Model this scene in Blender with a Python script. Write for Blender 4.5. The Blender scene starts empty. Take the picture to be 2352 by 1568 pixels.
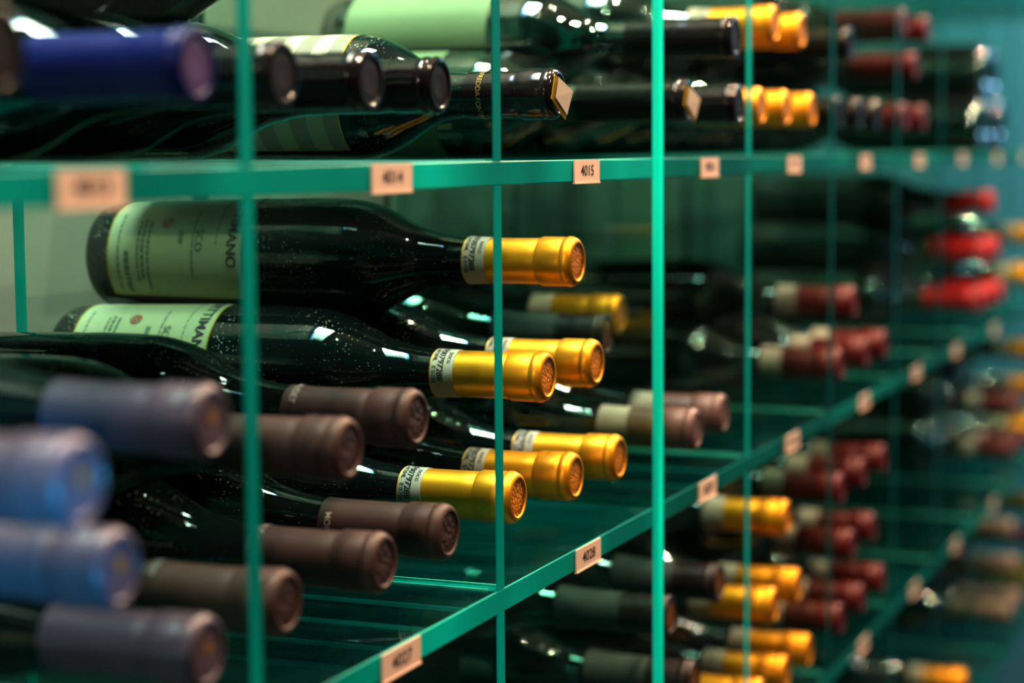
import bpy, math, random
from mathutils import Vector, Matrix
C = bpy.context.scene.collection
PI = math.pi
R = math.radians

# ------------------------------------------------------------------ materials
def lin(c):
    return tuple((x / 12.92) if x <= 0.04045 else ((x + 0.055) / 1.055) ** 2.4 for x in c)

def rgb(r, g, b, k=0.62):
    return tuple(k * c for c in lin((r / 255, g / 255, b / 255))) + (1.0,)

def new_mat(name):
    m = bpy.data.materials.new(name); m.use_nodes = True
    nt = m.node_tree
    for n in list(nt.nodes): nt.nodes.remove(n)
    out = nt.nodes.new('ShaderNodeOutputMaterial')
    return m, nt, out

def node(nt, kind, **kw):
    n = nt.nodes.new(kind)
    for k, v in kw.items():
        if k.startswith('in_'):
            key = k[3:].replace('_', ' ')
            n.inputs[int(key) if key.isdigit() else key].default_value = v
        else: setattr(n, k, v)
    return n

def principled(name, col, rough=0.5, metal=0.0, spec=0.5, noise=0.0, nscale=60.0, bump=0.0, bscale=200.0,
               emit=None, estr=0.0, coat=0.0, aniso_lines=False, dust=0.0):
    m, nt, out = new_mat(name)
    p = node(nt, 'ShaderNodeBsdfPrincipled')
    p.inputs['Base Color'].default_value = col
    p.inputs['Roughness'].default_value = rough
    p.inputs['Metallic'].default_value = metal
    p.inputs['Specular IOR Level'].default_value = spec
    p.inputs['Coat Weight'].default_value = coat
    if emit:
        p.inputs['Emission Color'].default_value = emit; p.inputs['Emission Strength'].default_value = estr
    tc = node(nt, 'ShaderNodeTexCoord')
    if noise > 0:
        nz = node(nt, 'ShaderNodeTexNoise', in_Scale=nscale, in_Detail=4.0)
        nt.links.new(tc.outputs['Object'], nz.inputs['Vector'])
        mr = node(nt, 'ShaderNodeMapRange'); mr.inputs[3].default_value = 1 - noise; mr.inputs[4].default_value = 1 + noise
        nt.links.new(nz.outputs['Fac'], mr.inputs[0])
        mx = node(nt, 'ShaderNodeMix', data_type='RGBA', blend_type='MULTIPLY'); mx.inputs[0].default_value = 1
        mx.inputs[6].default_value = col; nt.links.new(mr.outputs[0], mx.inputs[7]); nt.links.new(mx.outputs[2], p.inputs['Base Color'])
    if bump > 0:
        nb = node(nt, 'ShaderNodeTexNoise', in_Scale=bscale, in_Detail=3.0)
        nt.links.new(tc.outputs['Object'], nb.inputs['Vector'])
        b = node(nt, 'ShaderNodeBump', in_Strength=bump, in_Distance=0.001)
        nt.links.new(nb.outputs['Fac'], b.inputs['Height']); nt.links.new(b.outputs['Normal'], p.inputs['Normal'])
    if dust > 0:                                  # grains of dust lying on the surface
        vo = node(nt, 'ShaderNodeTexVoronoi', in_Scale=420.0)
        nt.links.new(tc.outputs['Object'], vo.inputs['Vector'])
        nz2 = node(nt, 'ShaderNodeTexNoise', in_Scale=28.0, in_Detail=3.0)
        nt.links.new(tc.outputs['Object'], nz2.inputs['Vector'])
        thr = node(nt, 'ShaderNodeMapRange'); thr.inputs[1].default_value = 0.42; thr.inputs[2].default_value = 0.75
        thr.inputs[3].default_value = 0.06; thr.inputs[4].default_value = 0.06 + 0.17 * dust
        nt.links.new(nz2.outputs['Fac'], thr.inputs[0])
        lt = node(nt, 'ShaderNodeMath', operation='LESS_THAN')
        nt.links.new(vo.outputs['Distance'], lt.inputs[0]); nt.links.new(thr.outputs[0], lt.inputs[1])
        df = node(nt, 'ShaderNodeBsdfDiffuse', in_Color=(0.62, 0.55, 0.45, 1))
        ms = node(nt, 'ShaderNodeMixShader')
        nt.links.new(lt.outputs[0], ms.inputs[0]); nt.links.new(p.outputs[0], ms.inputs[1]); nt.links.new(df.outputs[0], ms.inputs[2])
        nt.links.new(ms.outputs[0], out.inputs[0])
    else:
        nt.links.new(p.outputs[0], out.inputs[0])
    return m

def pane_mat(name, tint, tint_grazing, refl, dust, film=(0.42, 0.62, 0.55, 1)):
    """flat sheet glass: tinted see-through faces with a mirror reflection that grows at grazing angles, and a film of dust that also stands for scattered light"""
    m, nt, out = new_mat(name)
    tr = node(nt, 'ShaderNodeBsdfTransparent')
    lw = node(nt, 'ShaderNodeLayerWeight', in_Blend=0.5)          # the path through the sheet lengthens at a slant
    tm = node(nt, 'ShaderNodeMix', data_type='RGBA'); tm.inputs[6].default_value = tint; tm.inputs[7].default_value = tint_grazing
    nt.links.new(lw.outputs['Facing'], tm.inputs[0]); nt.links.new(tm.outputs[2], tr.inputs[0])
    gl = node(nt, 'ShaderNodeBsdfGlossy', in_Color=(0.85, 1, 0.95, 1), in_Roughness=0.0)
    fr = node(nt, 'ShaderNodeFresnel', in_IOR=1.45)
    mu = node(nt, 'ShaderNodeMath', operation='MULTIPLY'); mu.inputs[1].default_value = refl
    nt.links.new(fr.outputs[0], mu.inputs[0])
    m1 = node(nt, 'ShaderNodeMixShader')
    nt.links.new(mu.outputs[0], m1.inputs[0]); nt.links.new(tr.outputs[0], m1.inputs[1]); nt.links.new(gl.outputs[0], m1.inputs[2])
    if dust <= 0:
        nt.links.new(m1.outputs[0], out.inputs[0]); return m
    tc = node(nt, 'ShaderNodeTexCoord')
    nz = node(nt, 'ShaderNodeTexNoise', in_Scale=9.0, in_Detail=3.0, in_Roughness=0.75)
    nt.links.new(tc.outputs['Object'], nz.inputs['Vector'])
    mr = node(nt, 'ShaderNodeMapRange'); mr.inputs[1].default_value = 0.45; mr.inputs[2].default_value = 0.8
    mr.inputs[3].default_value = dust * 0.25; mr.inputs[4].default_value = dust
    nt.links.new(nz.outputs['Fac'], mr.inputs[0])
    vo = node(nt, 'ShaderNodeTexVoronoi', in_Scale=330.0)
    nt.links.new(tc.outputs['Object'], vo.inputs['Vector'])
    lt = node(nt, 'ShaderNodeMath', operation='LESS_THAN'); lt.inputs[1].default_value = 0.10
    nt.links.new(vo.outputs['Distance'], lt.inputs[0])
    sp = node(nt, 'ShaderNodeMath', operation='MULTIPLY_ADD'); sp.inputs[1].default_value = dust * 2.0
    nt.links.new(lt.outputs[0], sp.inputs[0]); nt.links.new(mr.outputs[0], sp.inputs[2])
    df = node(nt, 'ShaderNodeBsdfDiffuse', in_Color=film)
    m2 = node(nt, 'ShaderNodeMixShader')
    nt.links.new(sp.outputs[0], m2.inputs[0]); nt.links.new(m1.outputs[0], m2.inputs[1]); nt.links.new(df.outputs[0], m2.inputs[2])
    nt.links.new(m2.outputs[0], out.inputs[0])
    return m

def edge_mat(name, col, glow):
    """polished rim of the sheet glass: deep bottle green, with the light piped through the sheet put in as emission and uneven colour"""
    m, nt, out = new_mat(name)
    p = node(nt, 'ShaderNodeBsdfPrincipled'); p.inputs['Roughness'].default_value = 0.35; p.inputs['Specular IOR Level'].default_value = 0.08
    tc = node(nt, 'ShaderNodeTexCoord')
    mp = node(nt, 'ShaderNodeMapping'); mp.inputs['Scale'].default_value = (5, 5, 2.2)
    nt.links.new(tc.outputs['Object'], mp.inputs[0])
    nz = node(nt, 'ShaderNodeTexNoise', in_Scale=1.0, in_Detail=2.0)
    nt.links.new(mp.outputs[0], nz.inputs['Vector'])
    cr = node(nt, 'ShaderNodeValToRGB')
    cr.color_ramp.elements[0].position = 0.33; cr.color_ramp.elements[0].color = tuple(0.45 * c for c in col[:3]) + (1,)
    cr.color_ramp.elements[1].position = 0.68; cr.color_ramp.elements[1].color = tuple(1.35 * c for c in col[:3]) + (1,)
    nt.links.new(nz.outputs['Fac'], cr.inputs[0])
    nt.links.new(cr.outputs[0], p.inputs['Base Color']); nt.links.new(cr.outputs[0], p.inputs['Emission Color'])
    p.inputs['Emission Strength'].default_value = glow  # constant emission stands in for light piped through the sheet
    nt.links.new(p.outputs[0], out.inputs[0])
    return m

def stripe_mat(name, a, b, period):
    m, nt, out = new_mat(name)
    p = node(nt, 'ShaderNodeBsdfPrincipled'); p.inputs['Roughness'].default_value = 0.6
    tc = node(nt, 'ShaderNodeTexCoord'); sx = node(nt, 'ShaderNodeSeparateXYZ')
    nt.links.new(tc.outputs['Object'], sx.inputs[0])
    mu = node(nt, 'ShaderNodeMath', operation='MULTIPLY'); mu.inputs[1].default_value = 1 / period
    fr = node(nt, 'ShaderNodeMath', operation='FRACT'); gt = node(nt, 'ShaderNodeMath', operation='GREATER_THAN'); gt.inputs[1].default_value = 0.5
    nt.links.new(sx.outputs[1], mu.inputs[0]); nt.links.new(mu.outputs[0], fr.inputs[0]); nt.links.new(fr.outputs[0], gt.inputs[0])
    mx = node(nt, 'ShaderNodeMix', data_type='RGBA'); mx.inputs[6].default_value = a; mx.inputs[7].default_value = b
    nt.links.new(gt.outputs[0], mx.inputs[0]); nt.links.new(mx.outputs[2], p.inputs['Base Color']); nt.links.new(p.outputs[0], out.inputs[0])
    return m

def emboss_mat(name, col, rough, metal, scale, strength):
    m, nt, out = new_mat(name)
    p = node(nt, 'ShaderNodeBsdfPrincipled'); p.inputs['Base Color'].default_value = col
    p.inputs['Roughness'].default_value = rough; p.inputs['Metallic'].default_value = metal
    tc = node(nt, 'ShaderNodeTexCoord')
    vo = node(nt, 'ShaderNodeTexVoronoi', in_Scale=scale, feature='SMOOTH_F1')
    nt.links.new(tc.outputs['Object'], vo.inputs['Vector'])
    b = node(nt, 'ShaderNodeBump', in_Strength=strength, in_Distance=0.002)
    nt.links.new(vo.outputs['Distance'], b.inputs['Height']); nt.links.new(b.outputs['Normal'], p.inputs['Normal'])
    nt.links.new(p.outputs[0], out.inputs[0])
    return m

M = {}
M['glass_dusty'] = principled('dusty_dark_bottle_glass', (0.004, 0.008, 0.008, 1), 0.04, spec=0.8, dust=1.0)
M['glass_clean'] = principled('dark_bottle_glass', (0.004, 0.009, 0.008, 1), 0.03, spec=0.8, dust=0.25, bump=0.10, bscale=50)
M['glass_far'] = principled('black_bottle_glass', (0.004, 0.008, 0.007, 1), 0.02, spec=1.0, bump=0.35, bscale=70)
for n_ in M['glass_far'].node_tree.nodes:
    if n_.type == 'BSDF_PRINCIPLED': n_.inputs['IOR'].default_value = 1.85
M['pane'] = pane_mat('sheet_glass_upright', (0.93, 0.98, 0.965, 1), (0.74, 0.92, 0.86, 1), 0.25, 0.0)
M['pane_shelf'] = pane_mat('sheet_glass_shelf', (0.93, 0.98, 0.965, 1), (0.38, 0.80, 0.77, 1), 0.7, 0.05, (0.02, 0.48, 0.50, 1))  # teal film puts light scattered inside the glass into diffuse colour
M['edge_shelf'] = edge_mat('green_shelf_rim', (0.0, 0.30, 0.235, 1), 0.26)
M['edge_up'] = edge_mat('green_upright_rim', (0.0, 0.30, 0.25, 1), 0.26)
M['edge_shelf_dim'] = edge_mat('dim_green_shelf_rim', (0.0, 0.13, 0.095, 1), 0.10)  # dimmer copy: less piped light painted into the rim
M['edge_dim'] = edge_mat('dim_teal_upright_rim', (0.0, 0.075, 0.065, 1), 0.06)  # dimmer copy for far and some back rims, weak light put in colour
M['edge_lit'] = edge_mat('bright_green_upright_rim', (0.0, 0.56, 0.40, 1), 0.48)  # brighter copy: strong piped light put into colour and emission
M['gold'] = principled('gold_foil', rgb(226, 158, 34, 1.0), 0.42, metal=0.65, noise=0.06, nscale=30, bump=0.12, bscale=90)
M['gold_disc'] = emboss_mat('embossed_gold_foil', rgb(235, 150, 16, 0.9), 0.32, 0.35, 420, 0.5)
M['brown'] = principled('brown_matte_foil', rgb(104, 78, 74, 0.48), 0.5, spec=0.35, noise=0.12, bump=0.2, bscale=120)
M['brown_disc'] = emboss_mat('embossed_brown_foil', rgb(112, 82, 76, 0.5), 0.35, 0.25, 330, 0.9)
M['grey'] = principled('mauve_grey_foil', rgb(118, 106, 128, 0.42), 0.36, spec=0.45, noise=0.06)
M['grey_disc'] = principled('mauve_grey_disc', rgb(130, 112, 134, 0.45), 0.5, noise=0.08, nscale=150)
M['black'] = principled('black_gloss_foil', (0.010, 0.007, 0.008, 1), 0.16, spec=0.45, bump=0.05, bscale=80)
M['black_disc'] = principled('black_foil_disc', (0.014, 0.012, 0.012, 1), 0.5, spec=0.25)
M['blue'] = principled('deep_blue_foil', rgb(0, 26, 124, 0.45), 0.4, spec=0.2, noise=0.05)
M['blue_disc'] = principled('violet_blue_disc', rgb(100, 76, 130, 0.8), 0.4, noise=0.08)
M['maroon'] = principled('maroon_foil', rgb(132, 22, 16, 0.45), 0.4, spec=0.5)
M['red'] = principled('bright_red_foil', rgb(200, 2, 16), 0.35, spec=0.5)
M['crimson'] = principled('dark_red_foil', rgb(120, 6, 18, 0.45), 0.4, spec=0.5)
M['olive'] = principled('olive_yellow_foil', rgb(120, 120, 10), 0.45)
M['purple'] = principled('plum_foil', rgb(110, 40, 70), 0.45)
M['tan'] = principled('pinkish_brown_foil', rgb(132, 100, 94), 0.42, spec=0.5, noise=0.1)
M['pale'] = principled('pale_beige_foil', rgb(168, 146, 128), 0.55)
M['taupe'] = principled('dark_taupe_foil', rgb(58, 46, 46), 0.4, spec=0.5)
M['amber'] = principled('amber_gold_disc', rgb(190, 120, 40), 0.4, metal=0.5)
M['paper_white'] = principled('white_tax_paper', rgb(200, 190, 176, 0.85), 0.7, noise=0.06, nscale=200)
M['paper_grey'] = principled('grey_paper_band', rgb(100, 104, 104), 0.7, noise=0.06, nscale=200)
M['paper_cream'] = principled('cream_label_paper', rgb(214, 214, 172, 0.52), 0.6, noise=0.05, nscale=40)
M['paper_green'] = principled('pale_green_label_paper', rgb(200, 212, 162, 0.45), 0.6, noise=0.06, nscale=40)
M['paper_tag'] = principled('pinkish_tag_paper', rgb(228, 200, 182, 0.9), 0.7, noise=0.05, nscale=120)
M['paper_stripe'] = stripe_mat('beige_striped_label_paper', rgb(214, 206, 170), rgb(150, 142, 124), 0.026)
M['bead'] = principled('pale_cyan_sealant', rgb(70, 190, 178, 1.0), 0.35)
M['border_gold'] = principled('yellow_gold_border', rgb(206, 168, 40), 0.4, metal=0.4)
M['ink'] = principled('black_ink', (0.015, 0.015, 0.018, 1), 0.7)
M['ink_grey'] = principled('grey_ink', (0.11, 0.13, 0.10, 1), 0.7)
M['ink_white'] = principled('white_ink', rgb(220, 210, 205), 0.6)
M['ink_gold'] = principled('gold_ink', rgb(190, 150, 70), 0.4, metal=0.3)
M['ink_red'] = principled('red_ink', rgb(190, 50, 40), 0.6)
M['wall_pale'] = principled('pale_plaster', rgb(196, 204, 188, 0.5), 0.8, noise=0.10, nscale=3.0, bump=0.1, bscale=30)
M['wall_teal'] = principled('dimmed_teal_plaster', rgb(104, 166, 158, 0.42), 0.8, noise=0.35, nscale=2.2)  # far stretch of the back wall; its dimmer light is painted into the colour
M['wall_dark'] = principled('dark_plaster', rgb(52, 46, 44, 0.4), 0.8, noise=0.1, nscale=3.0)
M['wall_blue'] = principled('blue_plaster', rgb(74, 164, 190, 0.5), 0.8, noise=0.12, nscale=3.0)
M['floor'] = principled('dark_stone_floor', rgb(48, 40, 36, 0.3), 0.4, noise=0.25, nscale=6.0)

# ------------------------------------------------------------------ mesh helpers
def link(name, verts, faces, mats, parent=None, midx=None, smooth=False, sharp=None):
    me = bpy.data.meshes.new(name); me.from_pydata(verts, [], faces)
    for m in (mats if isinstance(mats, (list, tuple)) else [mats]): me.materials.append(M[m])
    if midx:
        for p, i in zip(me.polygons, midx): p.material_index = i
    if smooth:
        for p in me.polygons: p.use_smooth = True
    me.update()
    if smooth:
        try: me.set_sharp_from_angle(angle=R(38))
        except Exception: pass
    o = bpy.data.objects.new(name, me); C.objects.link(o)
    if parent: o.parent = parent
    return o

def box_vf(x0, x1, y0, y1, z0, z1):
    v = [(x, y, z) for x in (x0, x1) for y in (y0, y1) for z in (z0, z1)]
    f = [(0, 1, 3, 2), (4, 6, 7, 5), (0, 4, 5, 1), (2, 3, 7, 6), (0, 2, 6, 4), (1, 5, 7, 3)]
    return v, f            # order: -X, +X, -Y, +Y, -Z, +Z

def bevel_box(name, x0, x1, y0, y1, z0, z1, mats, parent, rim):
    """sheet of glass with a tiny chamfer on the front rim; rim lists the sides that are cut edges"""
    c = 0.0007
    if 'z' in rim:      # shelf: chamfer front rim top and bottom
        prof = [(y0, z0 + c), (y0 + c, z0), (y1, z0), (y1, z1), (y0 + c, z1), (y0, z1 - c)]
        v = [(x, y, z) for x in (x0, x1) for (y, z) in prof]; n = 6
        f = [(i, (i + 1) % n, n + (i + 1) % n, n + i) for i in range(n)] + [tuple(range(n))[::-1], tuple(range(n, 2 * n))]
        mi = [1, 0, 1, 0, 1, 1, 1, 1]
    else:
        prof = [(y0, x0 + c), (y0 + c, x0), (y1, x0), (y1, x1), (y0 + c, x1), (y0, x1 - c)]
        v = [(x, y, z) for z in (z0, z1) for (y, x) in prof]; n = 6
        f = [(i, (i + 1) % n, n + (i + 1) % n, n + i)[::-1] for i in range(n)] + [tuple(range(n)), tuple(range(n, 2 * n))[::-1]]
        mi = [1, 0, 2, 0, 1, 1, 1, 1]
    return link(name, v, f, mats, parent, mi)

def lathe(name, prof, mat, parent, n=56, close=True):
    """prof: list of (d, r); d is measured from the tip of the neck towards the base, the axis is local Y"""
    v, f = [], []
    for d, r in prof:
        for k in range(n):
            a = 2 * PI * k / n
            v.append((r * math.cos(a), d, r * math.sin(a)))
    for i in range(len(prof) - 1):
        for k in range(n):
            k2 = (k + 1) % n
            f.append((i * n + k, i * n + k2, (i + 1) * n + k2, (i + 1) * n + k))
    if close:
        f.append(tuple(range(n))[::-1]); m = (len(prof) - 1) * n
        f.append(tuple(m + k for k in range(n)))
    return link(name, v, f, mat, parent, None, True)

def radius_at(prof, d):
    for (d0, r0), (d1, r1) in zip(prof, prof[1:]):
        if d0 <= d <= d1 and d1 > d0: return r0 + (r1 - r0) * (d - d0) / (d1 - d0)
    return prof[-1][1]

def patch(name, prof, d0, d1, a0, a1, mats, parent, border=0.0, off=0.0005, closed=False):
    """a label wrapped on the bottle: a grid over depth d and angle a (degrees, 90 = up, 180 = facing -X)"""
    rm = radius_at(prof, (d0 + d1) / 2)
    ds = [d0 + (d1 - d0) * i / 10 for i in range(11)]
    na = max(6, int(abs(a1 - a0) / 5)); as_ = [a0 + (a1 - a0) * i / na for i in range(na + 1)]
    if border:
        ds = [d0] + [x for x in [d0 + border] + ds + [d1 - border] if d0 + border <= x <= d1 - border] + [d1]; ds = sorted(set(round(x, 6) for x in ds))
        ab = math.degrees(border / rm)
        as_ = sorted(set([a0, a0 + ab, a1 - ab, a1] + [x for x in as_ if a0 + ab < x < a1 - ab]))
    v = [((radius_at(prof, d) + off) * math.cos(R(a)), d, (radius_at(prof, d) + off) * math.sin(R(a))) for d in ds for a in as_]
    f, mi = [], []; w = len(as_)
    for i in range(len(ds) - 1):
        for j in range(w - 1):
            f.append((i * w + j, i * w + j + 1, (i + 1) * w + j + 1, (i + 1) * w + j))
            edge = border and (i == 0 or i == len(ds) - 2 or j == 0 or j == w - 2)
            mi.append(1 if edge else 0)
    return link(name, v, f, mats, parent, mi, True)

_tc = {}
def text_mesh(body, size):
    key = (body, size)
    if key in _tc: return _tc[key]
    cu = bpy.data.curves.new('lettering', 'FONT'); cu.body = body; cu.size = size; cu.align_x = 'CENTER'; cu.align_y = 'CENTER'; cu.resolution_u = 3; cu.offset = size * 0.012
    o = bpy.data.objects.new('lettering', cu); C.objects.link(o)
    dg = bpy.context.evaluated_depsgraph_get(); dg.update()
    me = bpy.data.meshes.new_from_object(o.evaluated_get(dg))
    vs = [tuple(v.co) for v in me.vertices]; fs = [tuple(p.vertices) for p in me.polygons]
    bpy.data.objects.remove(o); bpy.data.curves.remove(cu); bpy.data.meshes.remove(me)
    _tc[key] = (vs, fs)
    return vs, fs

def wrap_text(pieces, prof, off=0.0009):
    """pieces: (body, size, d, angle in degrees of the middle); letters stand with their tops to the neck"""
    V, F = [], []
    for body, size, d, a in pieces:
        vs, fs = text_mesh(body, size); b = len(V)
        for x, y, _ in vs:
            dd = d - y; r = radius_at(prof, dd) + off; ang = R(a) + x / r
            V.append((r * math.cos(ang), dd, r * math.sin(ang)))
        F += [tuple(b + i for i in f) for f in fs]
    return V, F

def bars(lines, prof, off=0.0008):
    """rows of print too small to read: thin broken strokes; lines: (d, thickness, a0, a1)"""
    V, F = [], []
    rnd = random.Random(5)
    for d, th, a0, a1 in lines:
        a = a0
        while a < a1:
            w = rnd.uniform(3, 9); e = min(a + w, a1); n = 3
            for i in range(n):
                p, q = a + (e - a) * i / n, a + (e - a) * (i + 1) / n; b = len(V)
                for dd, aa in ((d - th / 2, p), (d - th / 2, q), (d + th / 2, q), (d + th / 2, p)):
                    r = radius_at(prof, dd) + off; V.append((r * math.cos(R(aa)), dd, r * math.sin(R(aa))))
                F.append((b, b + 1, b + 2, b + 3))
            a = e + rnd.uniform(0.8, 2.0)
    return V, F

# ------------------------------------------------------------------ bottle profiles (d from the neck tip, radius)
def smooth(pts, k=6):
    """Catmull-Rom through the control points"""
    out = []
    for i in range(len(pts) - 1):
        p0 = pts[max(i - 1, 0)]; p1 = pts[i]; p2 = pts[i + 1]; p3 = pts[min(i + 2, len(pts) - 1)]
        for j in range(k):
            t = j / k
            q = []
            for c in (0, 1):
                q.append(0.5 * (2 * p1[c] + (p2[c] - p0[c]) * t + (2 * p0[c] - 5 * p1[c] + 4 * p2[c] - p3[c]) * t * t + (3 * p1[c] - p0[c] - 3 * p2[c] + p3[c]) * t ** 3))
            out.append(tuple(q))
    out.append(pts[-1]); return out

BURG = [(0.0030, 0.0110), (0.0034, 0.0140), (0.05, 0.0150)] + smooth([(0.072, 0.0154), (0.085, 0.0162), (0.10, 0.0184), (0.117, 0.0226), (0.132, 0.0295), (0.147, 0.0368), (0.166, 0.0418), (0.19, 0.0432), (0.21, 0.0432)]) + \
       [(0.26, 0.0424), (0.33, 0.0408), (0.362, 0.0398)] + smooth([(0.362, 0.0398), (0.369, 0.0385), (0.374, 0.0350), (0.375, 0.0300)], 4) + [(0.371, 0.022), (0.360, 0.010), (0.357, 0.002)]
BORD = [(0.0030, 0.0110), (0.0034, 0.0140), (0.05, 0.0148)] + smooth([(0.095, 0.0150), (0.108, 0.0158), (0.119, 0.0186), (0.131, 0.0250), (0.144, 0.0330), (0.158, 0.0395), (0.174, 0.0425), (0.192, 0.0430)]) + \
       [(0.26, 0.0429), (0.34, 0.0428)] + smooth([(0.34, 0.0428), (0.350, 0.0415), (0.355, 0.0380), (0.356, 0.0320)], 4) + [(0.352, 0.022), (0.342, 0.010), (0.339, 0.002)]
FAT = [(d, r * 1.07 if d > 0.1 else r + (0.07 * r * max(0, d - 0.06) / 0.04 if d > 0.06 else 0)) for d, r in BURG]
SHORT = [(d if d <= 0.05 else d - 0.030, r) for d, r in BORD]       # shorter neck, squarer shoulder
PROFS = {'short': SHORT, 'burg': BURG, 'bord': BORD, 'fat': FAT}

def cap_profile(style):
    """outer skin of the foil from the neck tip back (closed front ring; the disc is a piece of its own)"""
    if style == 'ridged':
        return [(0.0016, 0.0118), (0.0002, 0.0130), (0.0, 0.0142), (0.0008, 0.0160), (0.0026, 0.0168), (0.0044, 0.0163), (0.0054, 0.0156), (0.0064, 0.0162),
                (0.0078, 0.0168), (0.0096, 0.0167), (0.0108, 0.0160), (0.0125, 0.0158), (0.0250, 0.0160), (0.0285, 0.0156), (0.0305, 0.0152)]
    return [(0.0010, 0.0120), (0.0, 0.0130), (0.0, 0.0142), (0.0012, 0.0158), (0.0042, 0.0172), (0.0060, 0.0174), (0.0074, 0.0171), (0.0082, 0.0166), (0.0090, 0.0166), (0.0100, 0.0170), (0.0248, 0.0171),
            (0.0262, 0.0166), (0.0268, 0.0156), (0.0276, 0.0155), (0.0290, 0.0159)]

# ------------------------------------------------------------------ a bottle, as a thing with parts
_proto = {}
def make_bottle(kind, cap, disc, glass, caplen, band=None, style='plain', extra=None):
    """band: (d0, d1, material).  extra: function(root, profile) adding labels and print"""
    key = (kind, cap, disc, glass, caplen, band, style, extra)
    if key in _proto: return copy_tree(_proto[key])
    prof = PROFS[kind]
    root = bpy.data.objects.new('wine_bottle', None); C.objects.link(root); root.empty_display_size = 0.02
    lathe('glass_body', prof, glass, root)
    cp = cap_profile(style)
    d = cp[-1][0]
    cp = cp + [(x, max(0.0158, radius_at(prof, x) + 0.0006)) for x in [d + (caplen - d) * i / 6 for i in range(1, 7)]] + [(caplen + 0.0002, radius_at(prof, caplen) - 0.0004)]
    co = lathe('capsule', cp, cap, root, close=False)
    # pressed disc on the tip
    dp = [(0.0012, 0.0001), (0.0013, 0.006), (0.0010, 0.0085), (0.0013, 0.0095), (0.0012, 0.0122)]
    dd = lathe('capsule_disc', dp, disc, co, close=False)
    cq = [(x, r) for x, r in cp if x > 0.028] 
    if band:
        bp_ = [(x, radius_at(cq, x) + 0.0004) for x in [band[0] + (band[1] - band[0]) * i / 4 for i in range(5)]]
        bp_ = [(band[0], radius_at(cq, band[0]) - 0.0002)] + bp_ + [(band[1], radius_at(cq, min(band[1], caplen)) - 0.0002)]
        bo = lathe('tax_band', bp_, band[2], co, close=False)
    if extra: extra(root, prof, co, cq)
    _proto[key] = root
    return root

def copy_tree(o, parent=None):
    c = o.copy(); C.objects.link(c)
    if parent: c.parent = parent
    for ch in list(o.children): copy_tree(ch, c)
    return c

# ---- labels and print
def ring(cx_d, cx_a, r0, r1, prof, n=28, off=0.0009):
    V, F = [], []
    for k in range(n):
        a = 2 * PI * k / n
        for rr in (r0, r1):
            d = cx_d + rr * math.cos(a); R0 = radius_at(prof, d) + off; an = R(cx_a) + rr * math.sin(a) / R0
            V.append((R0 * math.cos(an), d, R0 * math.sin(an)))
    for k in range(n):
        k2 = (k + 1) % n
        F.append((2 * k, 2 * k + 1, 2 * k2 + 1, 2 * k2))
    return V, F

def estate_label(root, prof, a0=75, a1=222, roll=0):
    lab = patch('paper_label', prof, 0.238, 0.352, a0 + roll, a1 + roll, ['paper_cream', 'border_gold'], root, 0.0012)
    V, F = wrap_text([('SETTIMANO', 0.0112, 0.2475, 147 + roll)], prof)
    link('printed_name', V, F, 'ink', lab)
    V, F = wrap_text([('SCO', 0.0085, 0.2745, 161 + roll), ('2020', 0.0052, 0.2900, 157 + roll)], prof)
    link('printed_vintage', V, F, 'ink_grey', lab)
    V, F = bars([(0.2795, 0.0012, 128 + roll, 200 + roll), (0.2600, 0.0008, 95 + roll, 165 + roll), (0.3170, 0.0018, 140 + roll, 212 + roll), (0.3215, 0.0022, 138 + roll, 200 + roll),
                   (0.3255, 0.0016, 140 + roll, 204 + roll), (0.3350, 0.0040, 172 + roll, 216 + roll), (0.3425, 0.0014, 130 + roll, 214 + roll)], prof)
    link('small_print', V, F, 'ink_grey', lab)
    V, F = ring(0.3035, 142 + roll, 0.0036, 0.0046, prof)
    for r0, r1, dd, da in ((0.0006, 0.0014, 0.0012, 1.5), (0.0006, 0.0014, -0.0012, -1.5), (0.0020, 0.0024, 0.0, 0)):
        v2, f2 = ring(0.3035 + dd, 142 + roll + da, r0, r1, prof, 14)
        b = len(V); V += v2; F += [tuple(b + i for i in f) for f in f2]
    link('red_crest', V, F, 'ink_red', lab)

def gold_band_print(co, cq, a):
    V, F = wrap_text([('EF00797288', 0.0062, 0.0728, a), ('DOCG', 0.0034, 0.0672, a - 8), ('E147104L   E 0.750', 0.0040, 0.0772, a + 4)], cq, 0.0007)
    link('band_print', V, F, 'ink', co)

def disc_ring_print(co, body, mat, rr=0.0098, size=0.0048, a0=100, step=21):
    V, F = [], []
    for i, ch in enumerate(body):
        if ch == ' ': continue
        vs, fs = text_mesh(ch, size); b = len(V); an = R(a0 - i * step)
        for x, y, _ in vs:                        # seen from the front (from -Y), letters round the rim, tops outwards
            px, pz = (rr + y) * math.cos(an) + x * math.sin(an), (rr + y) * math.sin(an) - x * math.cos(an)
            V.append((px, 0.0006, pz))
        F += [tuple(b + j for j in f) for f in fs]
    link('disc_print', V, F, mat, co)

def ex_gold_label(roll, a):
    def fn(root, prof, co, cq):
        estate_label(root, prof, roll=roll); gold_band_print(co, cq, a); disc_ring_print(co, 'SETTIMANO', 'ink', a0=112, step=22)
    return fn
GOLD_A, GOLD_B, GOLD_C = ex_gold_label(0, 150), ex_gold_label(-14, 140), ex_gold_label(-40, 135)

def ex_morea(a):
    def fn(root, prof, co, cq):
        V, F = wrap_text([('MOREAU-NAUDET', 0.0056, 0.0735, a)], cq, 0.0006)
        link('printed_name', V, F, 'ink_white', co)
    return fn
MOR_A, MOR_B, MOR_C = ex_morea(223), ex_morea(70), ex_morea(57)

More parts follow.
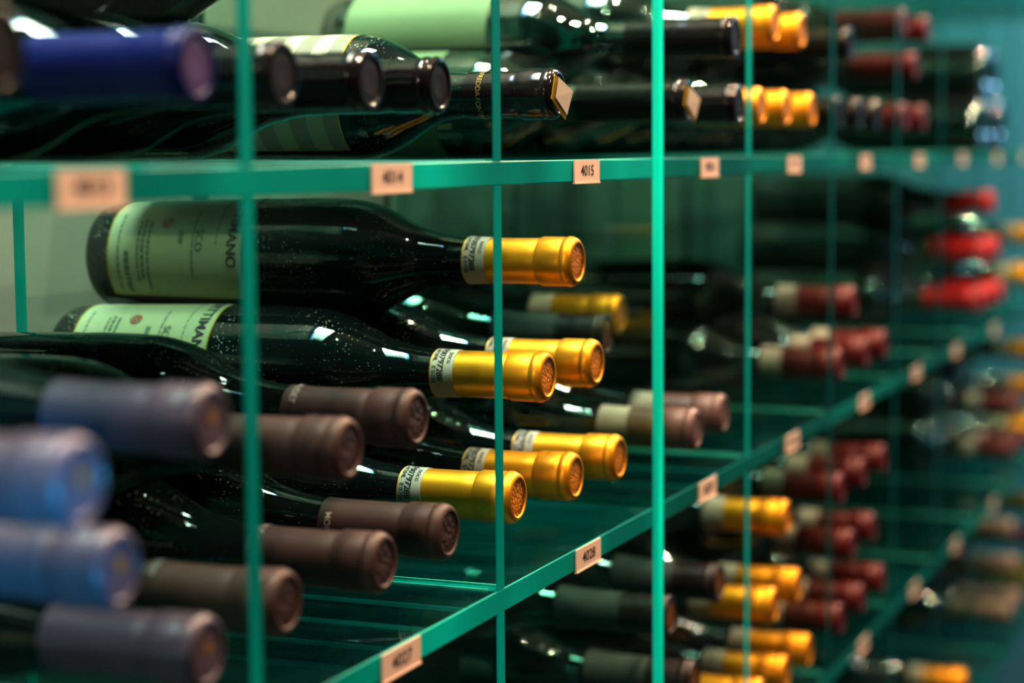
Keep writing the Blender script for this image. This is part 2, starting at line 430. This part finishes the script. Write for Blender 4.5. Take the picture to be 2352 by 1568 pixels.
def ex_font(root, prof, co, cq):
    V, F = [], []
    for a in (110, 262):
        v2, f2 = wrap_text([('FONTANAFREDDA', 0.0050, 0.0525, a)], cq, 0.0006)
        b = len(V); V += v2; F += [tuple(b + i for i in f) for f in f2]
    link('printed_name', V, F, 'ink_gold', co)
    disc_ring_print(co, 'PIEMONTE ALBA', 'ink_gold', rr=0.0104, size=0.0040, a0=225, step=16)
    lab = patch('paper_label', prof, 0.144, 0.270, 15, 238, ['paper_stripe', 'border_gold'], root, 0.0010)
    paper_seal(root)

def paper_seal(root):
    # square paper seal stuck over the tip: one corner lifts, one hangs below the rim
    q = [(-0.0150, -0.0004, -0.0035), (0.0040, -0.0030, -0.0172), (0.0120, -0.0052, 0.0015), (-0.0100, -0.0012, 0.0125)]
    v = q + [(x, y + 0.0007, z) for x, y, z in q]
    f = [(0, 1, 2, 3), (7, 6, 5, 4)] + [(i, i + 4, (i + 1) % 4 + 4, (i + 1) % 4) for i in range(4)]
    so = link('paper_seal', v, f, 'border_gold', root)
    c = [sum(p[i] for p in q) / 4 for i in range(3)]
    k = 0.84; v2 = [(c[0] + (p[0] - c[0]) * k + 0.0012, c[1] + (p[1] - c[1]) * k - 0.0012, c[2] + (p[2] - c[2]) * k + 0.0006) for p in q]
    link('seal_face', v2, [(0, 1, 2, 3)], 'paper_white', so)

def ex_font_side(root, prof, co, cq):
    patch('paper_label', prof, 0.198, 0.320, 100, 262, ['paper_green'], root); paper_seal(root)

def ex_label(mat, d0, d1, a0, a1):
    def fn(root, prof, co, cq):
        patch('paper_label', prof, d0, d1, a0, a1, [mat], root)
    return fn
LAB_TOP = ex_label('paper_green', 0.200, 0.330, 60, 186)
LAB_CREAM = ex_label('paper_cream', 0.205, 0.300, 60, 215)
LAB_PALE = ex_label('pale', 0.195, 0.260, 70, 215)

def ex_emblem(root, prof, co, cq):
    link('gold_emblem', *[(lambda n: ([(0.0032 * math.cos(2 * PI * k / n), 0.0005, 0.002 + 0.0032 * math.sin(2 * PI * k / n)) for k in range(n)], [tuple(range(n))[::-1]]))(20)][0], 'ink_gold', co)

# kinds of dressed bottle
K = {
 'gold':   lambda e=None: make_bottle('burg', 'gold', 'gold_disc', 'glass_dusty', 0.0805, (0.0635, 0.0795, 'paper_white'), extra=e),
 'goldfar': lambda e=None: make_bottle('burg', 'gold', 'gold_disc', 'glass_far', 0.0805, (0.0600, 0.0800, 'paper_white'), extra=e),
 'brown':  lambda e=None: make_bottle('burg', 'brown', 'brown_disc', 'glass_dusty', 0.0800, extra=e),
 'grey':   lambda e=None: make_bottle('fat', 'grey', 'grey_disc', 'glass_clean', 0.0800, extra=e),
 'blue':   lambda e=None: make_bottle('bord', 'blue', 'blue_disc', 'glass_clean', 0.0830, style='ridged', extra=e),
 'black':  lambda e=None: make_bottle('burg', 'black', 'black_disc', 'glass_clean', 0.0820, style='ridged', extra=e),
 'font':   lambda e=None: make_bottle('short', 'black', 'black_disc', 'glass_dusty', 0.0640, extra=e),
 'blackfar': lambda e=None: make_bottle('bord', 'black', 'black_disc', 'glass_far', 0.0900, style='ridged', extra=e),
 'tan':    lambda e=None: make_bottle('burg', 'tan', 'tan', 'glass_far', 0.0820, (0.0560, 0.0810, 'paper_white'), extra=e),
 'taupe':  lambda e=None: make_bottle('burg', 'taupe', 'amber', 'glass_far', 0.0950, (0.0400, 0.0930, 'paper_grey'), style='ridged', extra=e),
 'maroon': lambda e=None: make_bottle('burg', 'maroon', 'maroon', 'glass_far', 0.0850, (0.0620, 0.0845, 'paper_white'), extra=e),
 'red':    lambda e=None: make_bottle('burg', 'red', 'red', 'glass_far', 0.0850, extra=e),
 'redband': lambda e=None: make_bottle('burg', 'crimson', 'crimson', 'glass_far', 0.0850, (0.0640, 0.0845, 'paper_white'), extra=e),
 'crimson': lambda e=None: make_bottle('burg', 'crimson', 'crimson', 'glass_far', 0.0820, style='ridged', extra=e),
 'baseout': lambda e=None: make_bottle('bord', 'taupe', 'taupe', 'glass_far', 0.0880, style='ridged', extra=e),
 'olive':  lambda e=None: make_bottle('burg', 'olive', 'olive', 'glass_far', 0.0820, extra=e),
 'pale':   lambda e=None: make_bottle('burg', 'pale', 'purple', 'glass_far', 0.1000, extra=e),
 'plum':   lambda e=None: make_bottle('burg', 'purple', 'purple', 'glass_far', 0.0820, extra=e),
}
S1, S2, S3, S4 = -0.0050, -0.2670, -0.5405, -0.8150         # top faces of the shelves
TH = 0.0148

def put(kind, extra, x, y, z, label, group, roll=0.0):
    o = K[kind](extra)
    o.location = (x, y, z); o.rotation_euler = (0, R(roll), PI if kind == 'baseout' else 0)
    o['label'] = label; o['category'] = 'wine bottle'; o['group'] = group
    return o

G = 'wine bottles lying in the glass rack'
T = [  # kind, extra, x, y of the tip, z of the axis, label
 # bay A (nearest), above and below tag 4013
 ('blue', None, .7565, -.007, .0388, 'dark bottle with deep blue capsule, blurred, lying above the 4013 tag'),
 ('blackfar', None, .610, -.012, .0388, 'black bottle at the left edge, behind the blue-capped neck'),
 ('grey', ex_emblem, .7545, -.012, -.1170, 'blurred mauve-grey capped bottle topmost in the near bay, against the glass upright'),
 ('grey', ex_emblem, .5955, -.052, -.1165, 'blue-lit grey capped bottle cut by left edge, upper of the two with bright blue streaks'),
 ('grey', ex_emblem, .6760, -.014, -.1670, 'blue-lit grey capped bottle between the upper streaked one and the bottom-edge one'),
 ('grey', ex_emblem, .7545, -.007, -.2205, 'blurred mauve-grey capped bottle cut by the bottom edge, on the shelf'),
 # bay B, above tag 4014 and over tag 4027
 ('black', None, .8710, .013, .0388, 'glossy black capped bottle next to the upright, half hidden behind it, above the 4014 tag'),
 ('black', None, .9680, .013, .0388, 'glossy black capped bottle, middle of three above the 4014 tag'),
 ('black', None, 1.0587, .013, .0388, 'glossy black capped bottle with sharp round disc, last of three above the 4014 tag'),
 ('black', None, .9195, .013, .1125, 'dark bottle on top of the black-capped row, nearer one, body cut by top edge'),
 ('black', None, 1.0135, .013, .1132, 'dark bottle on top of the black-capped row, farther one, shoulder cut by the top edge'),
 ('brown', MOR_C, .8640, .0125, -.2232, 'brown capped bottle lowest on the shelf, half hidden by the teal upright'),
 ('brown', MOR_B, .9685, .0090, -.2232, 'brown capped bottle in the middle of the bottom row of five brown ones'),
 ('brown', MOR_A, 1.0610, .0114, -.2232, 'brown capped bottle with white MOREA lettering, farthest of the bottom brown row'),
 ('brown', MOR_C, .9170, .0033, -.1530, 'brown capped bottle of the upper pair, blurred, right beside the teal upright'),
 ('brown', MOR_B, 1.0150, .0100, -.1495, 'brown capped bottle topmost of five, below the gold-capped second row'),
 # bay C, above tag 4015 and over tag 4028
 ('font', ex_font, 1.2510, .013, .0388, 'black capped bottle with a white diamond paper seal on its tip and striped label'),
 ('gold', GOLD_C, 1.1850, .0174, -.2232, 'gold capped bottle with readable number band, front of the bottom row of three'),
 ('gold', GOLD_B, 1.2760, .0110, -.2232, 'gold capped bottle, middle of the bottom row over the 4028 tag'),
 ('gold', GOLD_C, 1.3665, .0100, -.2232, 'gold capped bottle farthest along the bottom row over the 4028 tag'),
 ('gold', GOLD_B, 1.2305, .0136, -.1490, 'gold capped bottle, nearer of the two in the middle row, label below the top bottle'),
 ('gold', GOLD_C, 1.3210, .0114, -.1490, 'gold capped bottle, farther of the two in the middle row, partly hidden'),
 ('gold', GOLD_A, 1.2760, .0090, -.0746, 'gold capped bottle at the top of the pyramid with cream SETTIMANO label'),
 # bay D, just past the thick upright
 ('blackfar', ex_font_side, 1.4905, -.004, .0388, 'black capped bottle with paper seal on its tip, just past the thick upright'),
 ('blackfar', None, 1.6300, -.006, .0388, 'black capped bottle on upper shelf touching the gold caps'),
 ('blackfar', LAB_TOP, 1.5600, -.022, .0910, 'black capped bottle with large pale green label, lying on top of two others'),
 ('tan', LAB_CREAM, 1.5290, .000, -.2232, 'pinkish-brown capped bottle with white band, nearer of two past the thick upright'),
 ('tan', LAB_CREAM, 1.6285, .006, -.2232, 'pinkish-brown capped bottle with white band, farther of two past the thick upright'),
 ('taupe', None, 1.4815, .060, -.1440, 'dark bottle pushed back above the two pinkish-brown caps'),
 ('goldfar', None, 1.6040, .090, -.1380, 'gold capped bottle pushed back, seen through the thick upright'),
 ('taupe', None, 1.4860, .010, -.4968, 'dark bottle at the bottom under the shelf, below the 4028 tag'),
 ('taupe', None, 1.6250, .010, -.4968, 'dark bottle at the bottom next to the gold pyramid'),
 ('taupe', LAB_PALE, 1.5560, .010, -.4370, 'dark capped bottle with amber disc, lowest of three in the bay under the 4028 shelf'),
 ('taupe', None, 1.4900, .010, -.3680, 'dark capped bottle with amber disc, nearer of the upper pair beside the thick upright'),
 ('taupe', None, 1.6290, .010, -.3700, 'dark capped bottle with amber disc, farther of the upper pair left of the gold caps'),
 # bay E
 ('goldfar', None, 1.7350, .003, .0388, 'gold capped bottle, first of three in the lower row on the upper shelf'),
 ('goldfar', None, 1.8260, .003, .0388, 'gold capped bottle, second of three in the lower row on the upper shelf'),
 ('goldfar', None, 1.9250, .003, .0388, 'gold capped bottle, third of three in the lower row on the upper shelf'),
 ('goldfar', None, 1.7810, .003, .1140, 'gold capped bottle with white band, nearer of the upper pair at the top'),
 ('goldfar', None, 1.8800, .003, .1130, 'gold capped bottle, farther of the upper pair at the top'),
 ('goldfar', None, 1.7350, .000, -.4968, 'gold capped bottle at the bottom edge, nearest of the blurred pyramid base'),
 ('goldfar', None, 1.8240, .000, -.4968, 'gold capped bottle in the middle of the blurred pyramid base'),
 ('goldfar', None, 1.9150, .000, -.4968, 'gold capped bottle farthest in the blurred pyramid base'),
 ('goldfar', None, 1.7800, .000, -.4215, 'gold capped bottle, nearer one in the second row of the blurred pyramid'),
 ('goldfar', None, 1.8700, .000, -.4215, 'gold capped bottle, farther one in the second row of the blurred pyramid'),
 ('goldfar', None, 1.8250, .000, -.3465, 'gold capped bottle alone at the top of the blurred pyramid under the shelf'),
 # bay F
 ('blackfar', None, 2.0500, .003, .0388, 'dark capped bottle right of the upper gold caps, nearest of three'),
 ('blackfar', None, 2.1440, .003, .0388, 'dark capped bottle right of the upper gold caps, middle of three'),
 ('blackfar', None, 2.2350, .003, .0388, 'dark capped bottle right of the upper gold caps, farthest of three, beside dark reds'),
 ('blackfar', None, 2.0970, .003, .1120, 'dark capped bottle lying on three others, right of upper gold caps'),
 ('maroon', None, 2.0480, .000, -.2232, 'maroon capped bottle with white band, nearest on the middle shelf'),
 ('maroon', None, 2.1750, .000, -.2232, 'maroon capped bottle with white band, second on the middle shelf'),
 ('maroon', None, 2.2750, .000, -.2232, 'maroon capped bottle, farthest of three on the middle shelf'),
 ('maroon', None, 2.1110, .000, -.1620, 'maroon capped bottle lying on top of the three maroon ones'),
 ('maroon', None, 2.0600, .000, -.4968, 'maroon capped bottle, nearest in the bottom row of eight'),
 ('maroon', None, 2.1650, .000, -.4968, 'maroon capped bottle, middle of the bottom row of eight'),
 ('maroon', None, 2.2750, .000, -.4968, 'maroon capped bottle, farthest in the bottom row of eight'),
 ('maroon', None, 2.1125, .000, -.4260, 'maroon capped bottle, nearer in the second row of eight'),
 ('maroon', None, 2.2200, .000, -.4260, 'maroon capped bottle, farther in the second row of eight'),
 ('maroon', None, 2.0580, .000, -.3560, 'maroon capped bottle, nearest in the top row of eight, behind gold cap'),
 ('maroon', None, 2.1660, .000, -.3560, 'maroon capped bottle, middle of the top row of eight'),
 ('maroon', None, 2.2750, .000, -.3560, 'maroon capped bottle, farthest in the top row of eight'),
 # bay G
 ('crimson', None, 2.4000, .003, .0388, 'dark red capped bottle, nearer of the lowest pair on the upper shelf'),
 ('crimson', None, 2.5200, .003, .0388, 'dark red capped bottle, farther of the lowest pair on the upper shelf'),
 ('crimson', None, 2.4600, .003, .1020, 'dark red capped bottle in the middle between two pairs'),
 ('crimson', None, 2.3840, .003, .1500, 'dark red capped bottle, nearer of the highest pair'),
 ('crimson', None, 2.5360, .003, .1500, 'dark red capped bottle, farther of the highest pair'),
 # bay H / I
 ('baseout', None, 2.9880, .360, .0388, 'dark bottle lying base outward at the far end of upper shelf, nearest of three'),
 ('baseout', None, 3.0800, .362, .0388, 'dark bottle lying base outward at the far end of upper shelf, middle of three'),
 ('baseout', None, 3.1720, .359, .0388, 'dark bottle lying base outward at the far end of upper shelf, farthest of three'),
 ('baseout', None, 3.0340, .361, .1130, 'dark bottle lying base outward at far end, nearer of the upper pair'),
 ('baseout', None, 3.1260, .363, .1130, 'dark bottle lying base outward at far end, farther of the upper pair'),
 ('red', None, 2.9900, .003, -.2232, 'bright red capped bottle, nearest in the bottom row of the red pyramid'),
 ('red', None, 3.0950, .003, -.2232, 'bright red capped bottle, middle of the bottom row of the red pyramid'),
 ('red', None, 3.2000, .003, -.2232, 'bright red capped bottle, farthest in the bottom row of the red pyramid'),
 ('red', None, 3.0425, .003, -.1520, 'bright red capped bottle, nearer in the second row of the red pyramid'),
 ('red', None, 3.1475, .003, -.1520, 'bright red capped bottle, farther in the second row of the red pyramid'),
 ('red', None, 3.0950, .003, -.0800, 'bright red capped bottle at the top of the red pyramid'),
 # bay J, K at the right edge
 ('redband', None, 3.3450, .000, -.4968, 'dark red capped bottle with white band, lower one at the right edge'),
 ('redband', None, 3.4500, .000, -.4968, 'dark red capped bottle behind the lower banded one at the right edge'),
 ('redband', None, 3.3970, .000, -.4260, 'dark red capped bottle with white band, upper one at the right edge'),
 ('goldfar', None, 3.6140, -.01, -.2232, 'orange-gold capped bottle at the right edge, behind the red pyramid, lower'),
 ('goldfar', None, 3.7200, -.01, -.2232, 'orange-gold capped bottle at the right edge, farthest on the middle shelf'),
 ('goldfar', None, 3.6660, -.01, -.1520, 'orange-gold capped bottle at the right edge, upper one beside the red caps'),
 ('goldfar', None, 3.6140, -.01, -.4968, 'orange-gold capped bottle at the right edge below the shelf, lowest'),
 ('goldfar', None, 3.7200, -.01, -.4968, 'orange-gold capped bottle at the right edge below the shelf, farthest'),
 ('goldfar', None, 3.6660, -.01, -.4260, 'orange-gold capped bottle at the right edge, between two dark red caps'),
 ('goldfar', None, 3.6140, -.01, -.3550, 'orange-gold capped bottle at the right edge just below the middle shelf'),
 ('goldfar', None, 2.8800, .000, S4 + .0437, 'orange-gold capped bottle at the bottom edge near the lower right corner'),
 ('pale', LAB_PALE, 3.3450, .000, S4 + .0437, 'pale beige capped bottle with plum tip, lower one at the bottom right'),
 ('pale', LAB_PALE, 3.4500, .000, S4 + .0437, 'pale beige capped bottle behind the lower one at the bottom right'),
 ('pale', LAB_PALE, 3.3970, .000, S4 + .1144, 'pale beige capped bottle with plum tip, in the middle of the bottom right stack'),
 ('pale', LAB_PALE, 3.3450, .000, S4 + .1850, 'pale beige capped bottle with plum tip, topmost of the bottom right stack'),
 ('olive', None, 3.6140, -.01, S4 + .0437, 'olive-yellow capped bottle at the right edge, lower one'),
 ('olive', None, 3.7200, -.01, S4 + .0437, 'olive-yellow capped bottle at the right edge, farthest of the low ones'),
 ('plum', None, 3.6660, -.01, S4 + .1144, 'plum capped bottle at the right edge between olive ones'),
 ('olive', None, 3.6140, -.01, S4 + .1850, 'olive-yellow capped bottle at the right edge, uppermost below the lowest shelf'),
]
for kind, ex, x, y, z, label in T:
    put(kind, ex, x, y, z, label, G)

# ------------------------------------------------------------------ glass rack: two joined units
W = 0.0125
PX = [0.507, 0.8092, 1.1113, None, 1.6801, 1.9975, 2.3312, 2.6200, 2.9350, 3.2500, 3.5600, 3.8700]
XL, XR = 1.4171, 1.4303                          # the two uprights that meet where the units join
def rack(label, x0, x1, inner, ends):
    t = bpy.data.objects.new('glass_wine_rack', None); C.objects.link(t)
    t.location = ((x0 + x1) / 2, 0.18, S4 - TH); bpy.context.view_layer.update()
    inv = Matrix.Translation(-Vector(t.location))
    def sheet(*a):
        o = bevel_box(*a); o.data.transform(inv); return o
    tops = [0.2560, S1, S2, S3, S4]
    for zt in tops:
        sheet('shelf_panel', x0, x1, 0.0, 0.392, zt - TH, zt, ['pane_shelf', 'edge_shelf' if x0 < 1 else 'edge_shelf_dim'], t, 'z')
    for x in inner:
        for a, b in zip(tops[1:], tops[:-1]):
            sheet('divider_panel', x - W / 2, x + W / 2, 0.0, 0.347, a, b - TH, ['pane', 'edge_up' if x < 1.8 else 'edge_dim', 'edge_lit' if x < 1.2 else 'edge_dim'], t, 'x')
            for sx in (-1, 1):
                v, f = box_vf(x + sx * W / 2 - (0.0016 if sx < 0 else 0), x + sx * W / 2 + (0.0016 if sx > 0 else 0), 0.006, 0.345, a, a + 0.0012)
                o = link('sealant_bead', v, f, 'bead', t); o.data.transform(inv)
    for x in ends:
        sheet('end_panel', x - W / 2, x + W / 2, -0.0006, 0.394, S4 - TH, 0.2560, ['pane', 'edge_lit' if x < 2 else 'edge_dim', 'edge_dim'], t, 'x')
    t['label'] = label; t['category'] = 'wine rack'
    return t
rack('green-edged glass rack section left of the thick double upright, holding brown and gold caps', -0.10, XL - W / 2 - 0.0001, [0.507, 0.8092, 1.1113], [XL])
rack('green-edged glass rack section receding right of the thick double upright', XR + W / 2 + 0.0001, 3.8700 - W / 2 - 0.0001, [1.6801, 1.9975, 2.3312, 2.62, 2.935, 3.25, 3.56], [XR, 3.87])

# ------------------------------------------------------------------ paper tags on the shelf rims
def tag(x, zt, number, label, w=0.049, tilt=0.0):
    o = None
    t = bpy.data.objects.new('shelf_tag', None)
    v, f = box_vf(-w / 2, w / 2, -0.0010, 0.0, -0.0078, 0.0072)
    # a lip of the paper folds under the rim
    v2, f2 = box_vf(-w / 2, w / 2, -0.0016, 0.0006, -0.0088, -0.0078)
    b = len(v); v += v2; f += [tuple(b + i for i in q) for q in f2]
    bpy.data.objects.remove(t)
    o = link('shelf_tag', v, f, 'paper_tag')
    o.location = (x, -0.0008, zt - TH / 2); o.rotation_euler = (0, R(tilt), 0)
    vs, fs = text_mesh(number, 0.0100)
    link('printed_number', [(p[0] * 1.28, -0.0012, p[1] - 0.0003) for p in vs], [tuple(q) for q in fs], 'ink_grey' if False else 'ink', o)
    o['label'] = label; o['category'] = 'shelf tag'; o['group'] = 'numbered paper tags on the shelf rims'
up = [(.681, '4013', 'large blurred white tag reading 4013 on the nearest upper shelf rim'), (.961, '4014', 'white paper tag reading 4014 on the upper shelf rim'),
      (1.265, '4015', 'white paper tag reading 4015 on the upper shelf rim'), (1.556, '4016', 'blurred tag on upper shelf rim, first past the thick upright'),
      (1.836, '4017', 'blurred tag on upper shelf rim below the gold caps'), (2.152, '4018', 'blurred tag on upper shelf rim, third past the thick upright'),
      (2.464, '4019', 'blurred tag on upper shelf rim below the dark red caps'), (2.783, '4020', 'blurred tag on upper shelf rim, fifth past the thick upright'),
      (3.101, '4021', 'blurred tag on upper shelf rim, above the red pyramid'), (3.397, '4022', 'blurred tag on upper shelf rim, cut by the right edge')]
mid = [(.965, '4027', 'white paper tag reading 4027 on the lower shelf rim'), (1.265, '4028', 'white paper tag reading 4028 on the lower shelf rim'),
       (1.552, '4029', 'blurred tag on lower shelf rim, first past the thick upright'), (1.834, '4030', 'blurred tag on lower shelf rim, second past the thick upright'),
       (2.156, '4031', 'blurred tag on lower shelf rim, below the four maroon caps'), (2.460, '4032', 'blurred tag on lower shelf rim, fourth past the thick upright'),
       (2.752, '4033', 'blurred tag on lower shelf rim, fifth past the thick upright'), (3.098, '4034', 'blurred tag on lower shelf rim, below the red pyramid')]
low = [(2.161, '4044', 'blurred tag on lowest shelf rim, first of four'), (2.463, '4045', 'blurred tag on lowest shelf rim, second of four'),
       (2.767, '4046', 'blurred tag on lowest shelf rim, third of four'), (3.112, '4047', 'blurred tag on lowest shelf rim, last of four')]
for zt, rows in ((S1, up), (S2, mid), (S3, low)):
    for x, num, lab in rows: tag(x, zt, num, lab)

# ------------------------------------------------------------------ room
def struct(name, x0, x1, y0, y1, z0, z1, m):
    v, f = box_vf(x0, x1, y0, y1, z0, z1)
    o = link(name, v, f, m); o['kind'] = 'structure'; return o
struct('floor', -3.0, 5.3, -3.6, 0.55, -1.55, -1.45, 'floor')
struct('ceiling', -3.0, 5.3, -3.6, 0.55, 1.75, 1.85, 'wall_dark')
struct('wall_back_far', 1.95, 5.3, 0.47, 0.55, -1.45, 1.75, 'wall_teal')
struct('wall_back', -3.0, 1.95, 0.47, 0.55, -1.45, 1.75, 'wall_pale')
struct('wall_right', 5.2, 5.3, -3.6, 0.47, -1.45, 1.75, 'wall_blue')
struct('wall_left', -3.0, -2.9, -3.6, 0.47, -1.45, 1.75, 'wall_dark')
struct('wall_front', -2.9, 5.2, -3.6, -3.5, -1.45, 1.75, 'wall_dark')

# ------------------------------------------------------------------ lights
def point(x, y, z, e, col, r=0.02):
    l = bpy.data.lights.new('spot_or_fill', 'POINT'); l.energy = e; l.color = col; l.shadow_soft_size = r  # serves the ceiling spots and the added fill lamps
    o = bpy.data.objects.new('spot_or_fill', l); C.objects.link(o); o.location = (x, y, z)
def area(x, y, z, tx, ty, tz, sx, sy, e, col, spread=180):
    l = bpy.data.lights.new('room_light', 'AREA'); l.shape = 'RECTANGLE'; l.size = sx; l.size_y = sy; l.energy = e; l.color = col; l.spread = R(spread)
    o = bpy.data.objects.new('room_light', l); C.objects.link(o); o.location = (x, y, z)
    o.rotation_euler = (Vector((tx, ty, tz)) - Vector((x, y, z))).to_track_quat('-Z', 'Y').to_euler()
warm = (1.0, 0.70, 0.47)
for x in (0.78, 1.70, 2.62, 3.55):
    for dx, y, e in ((0.0, -0.20, 60.0), (0.40, -0.60, 58.0)):
        point(x + dx, y, 1.32, e, warm, 0.012)
for x in (1.1, 2.7):
    point(x, -1.35, 1.15, 40.0, warm, 0.016)  # added front fill, to brighten the capsule discs
def spot(x, y, z, tx, ty, tz, e, col, ang, r):
    l = bpy.data.lights.new('blue_spot', 'SPOT'); l.energy = e; l.color = col; l.spot_size = R(ang); l.spot_blend = 0.8; l.shadow_soft_size = r
    o = bpy.data.objects.new('blue_spot', l); C.objects.link(o); o.location = (x, y, z)
    o.rotation_euler = (Vector((tx, ty, tz)) - Vector((x, y, z))).to_track_quat('-Z', 'Y').to_euler()
spot(-0.45, -1.35, -0.55, 0.560, -0.04, -0.155, 300.0, (0.02, 0.56, 1.0), 6.6, 0.04)
area(0.7, 0.22, 1.6, 0.7, 0.46, 0.0, 1.8, 0.30, 26.0, (1.0, 0.97, 0.86), 60)
point(-0.85, -0.25, 0.75, 30.0, (1.0, 0.88, 0.68), 0.03)  # added fill from the upper left, to brighten the bottle labels
point(-0.95, -0.10, 0.05, 12.0, (0.92, 1.0, 0.86), 0.03)  # added low fill, to brighten the lower half of the labels
area(0.6, 0.36, 1.6, 0.6, 0.47, 0.5, 1.8, 0.06, 4.0, (0.30, 0.62, 1.0), 70)
area(4.6, -1.2, 0.9, 5.2, 0.2, -0.1, 0.6, 0.6, 40.0, (0.40, 0.72, 1.0))
w = bpy.data.worlds.new('room_air'); bpy.context.scene.world = w; w.use_nodes = True
w.node_tree.nodes['Background'].inputs[0].default_value = (0.25, 0.5, 0.55, 1); w.node_tree.nodes['Background'].inputs[1].default_value = 0.05

# ------------------------------------------------------------------ camera
yaw, pitch, roll = R(22.11), R(5.42), R(-0.43)
fw = Vector((math.cos(yaw) * math.cos(pitch), math.sin(yaw) * math.cos(pitch), -math.sin(pitch)))
rt = Vector((math.sin(yaw), -math.cos(yaw), 0)); upv = rt.cross(fw)
c_, s_ = math.cos(roll), math.sin(roll)
rt, upv = c_ * rt + s_ * upv, -s_ * rt + c_ * upv
cam = bpy.data.cameras.new('camera'); co = bpy.data.objects.new('camera', cam); C.objects.link(co)
mat = Matrix((rt, upv, -fw)).transposed().to_4x4(); mat.translation = Vector((0, -0.46, 0)); co.matrix_world = mat
cam.sensor_width = 36.0; cam.lens = 4573 * 36.0 / 2352; cam.clip_start = 0.02
cam.dof.use_dof = True; cam.dof.focus_distance = 1.28; cam.dof.aperture_fstop = 3.5
sc = bpy.context.scene
sc.camera = co
sc.view_settings.view_transform = 'Standard'; sc.view_settings.gamma = 0.84; sc.view_settings.exposure = 0.18
sc.cycles.transparent_max_bounces = 32; sc.cycles.max_bounces = 6; sc.cycles.diffuse_bounces = 2; sc.cycles.glossy_bounces = 3; sc.cycles.adaptive_threshold = 0.03
sc.cycles.sample_clamp_indirect = 6.0
sc.cycles.caustics_reflective = False; sc.cycles.caustics_refractive = False
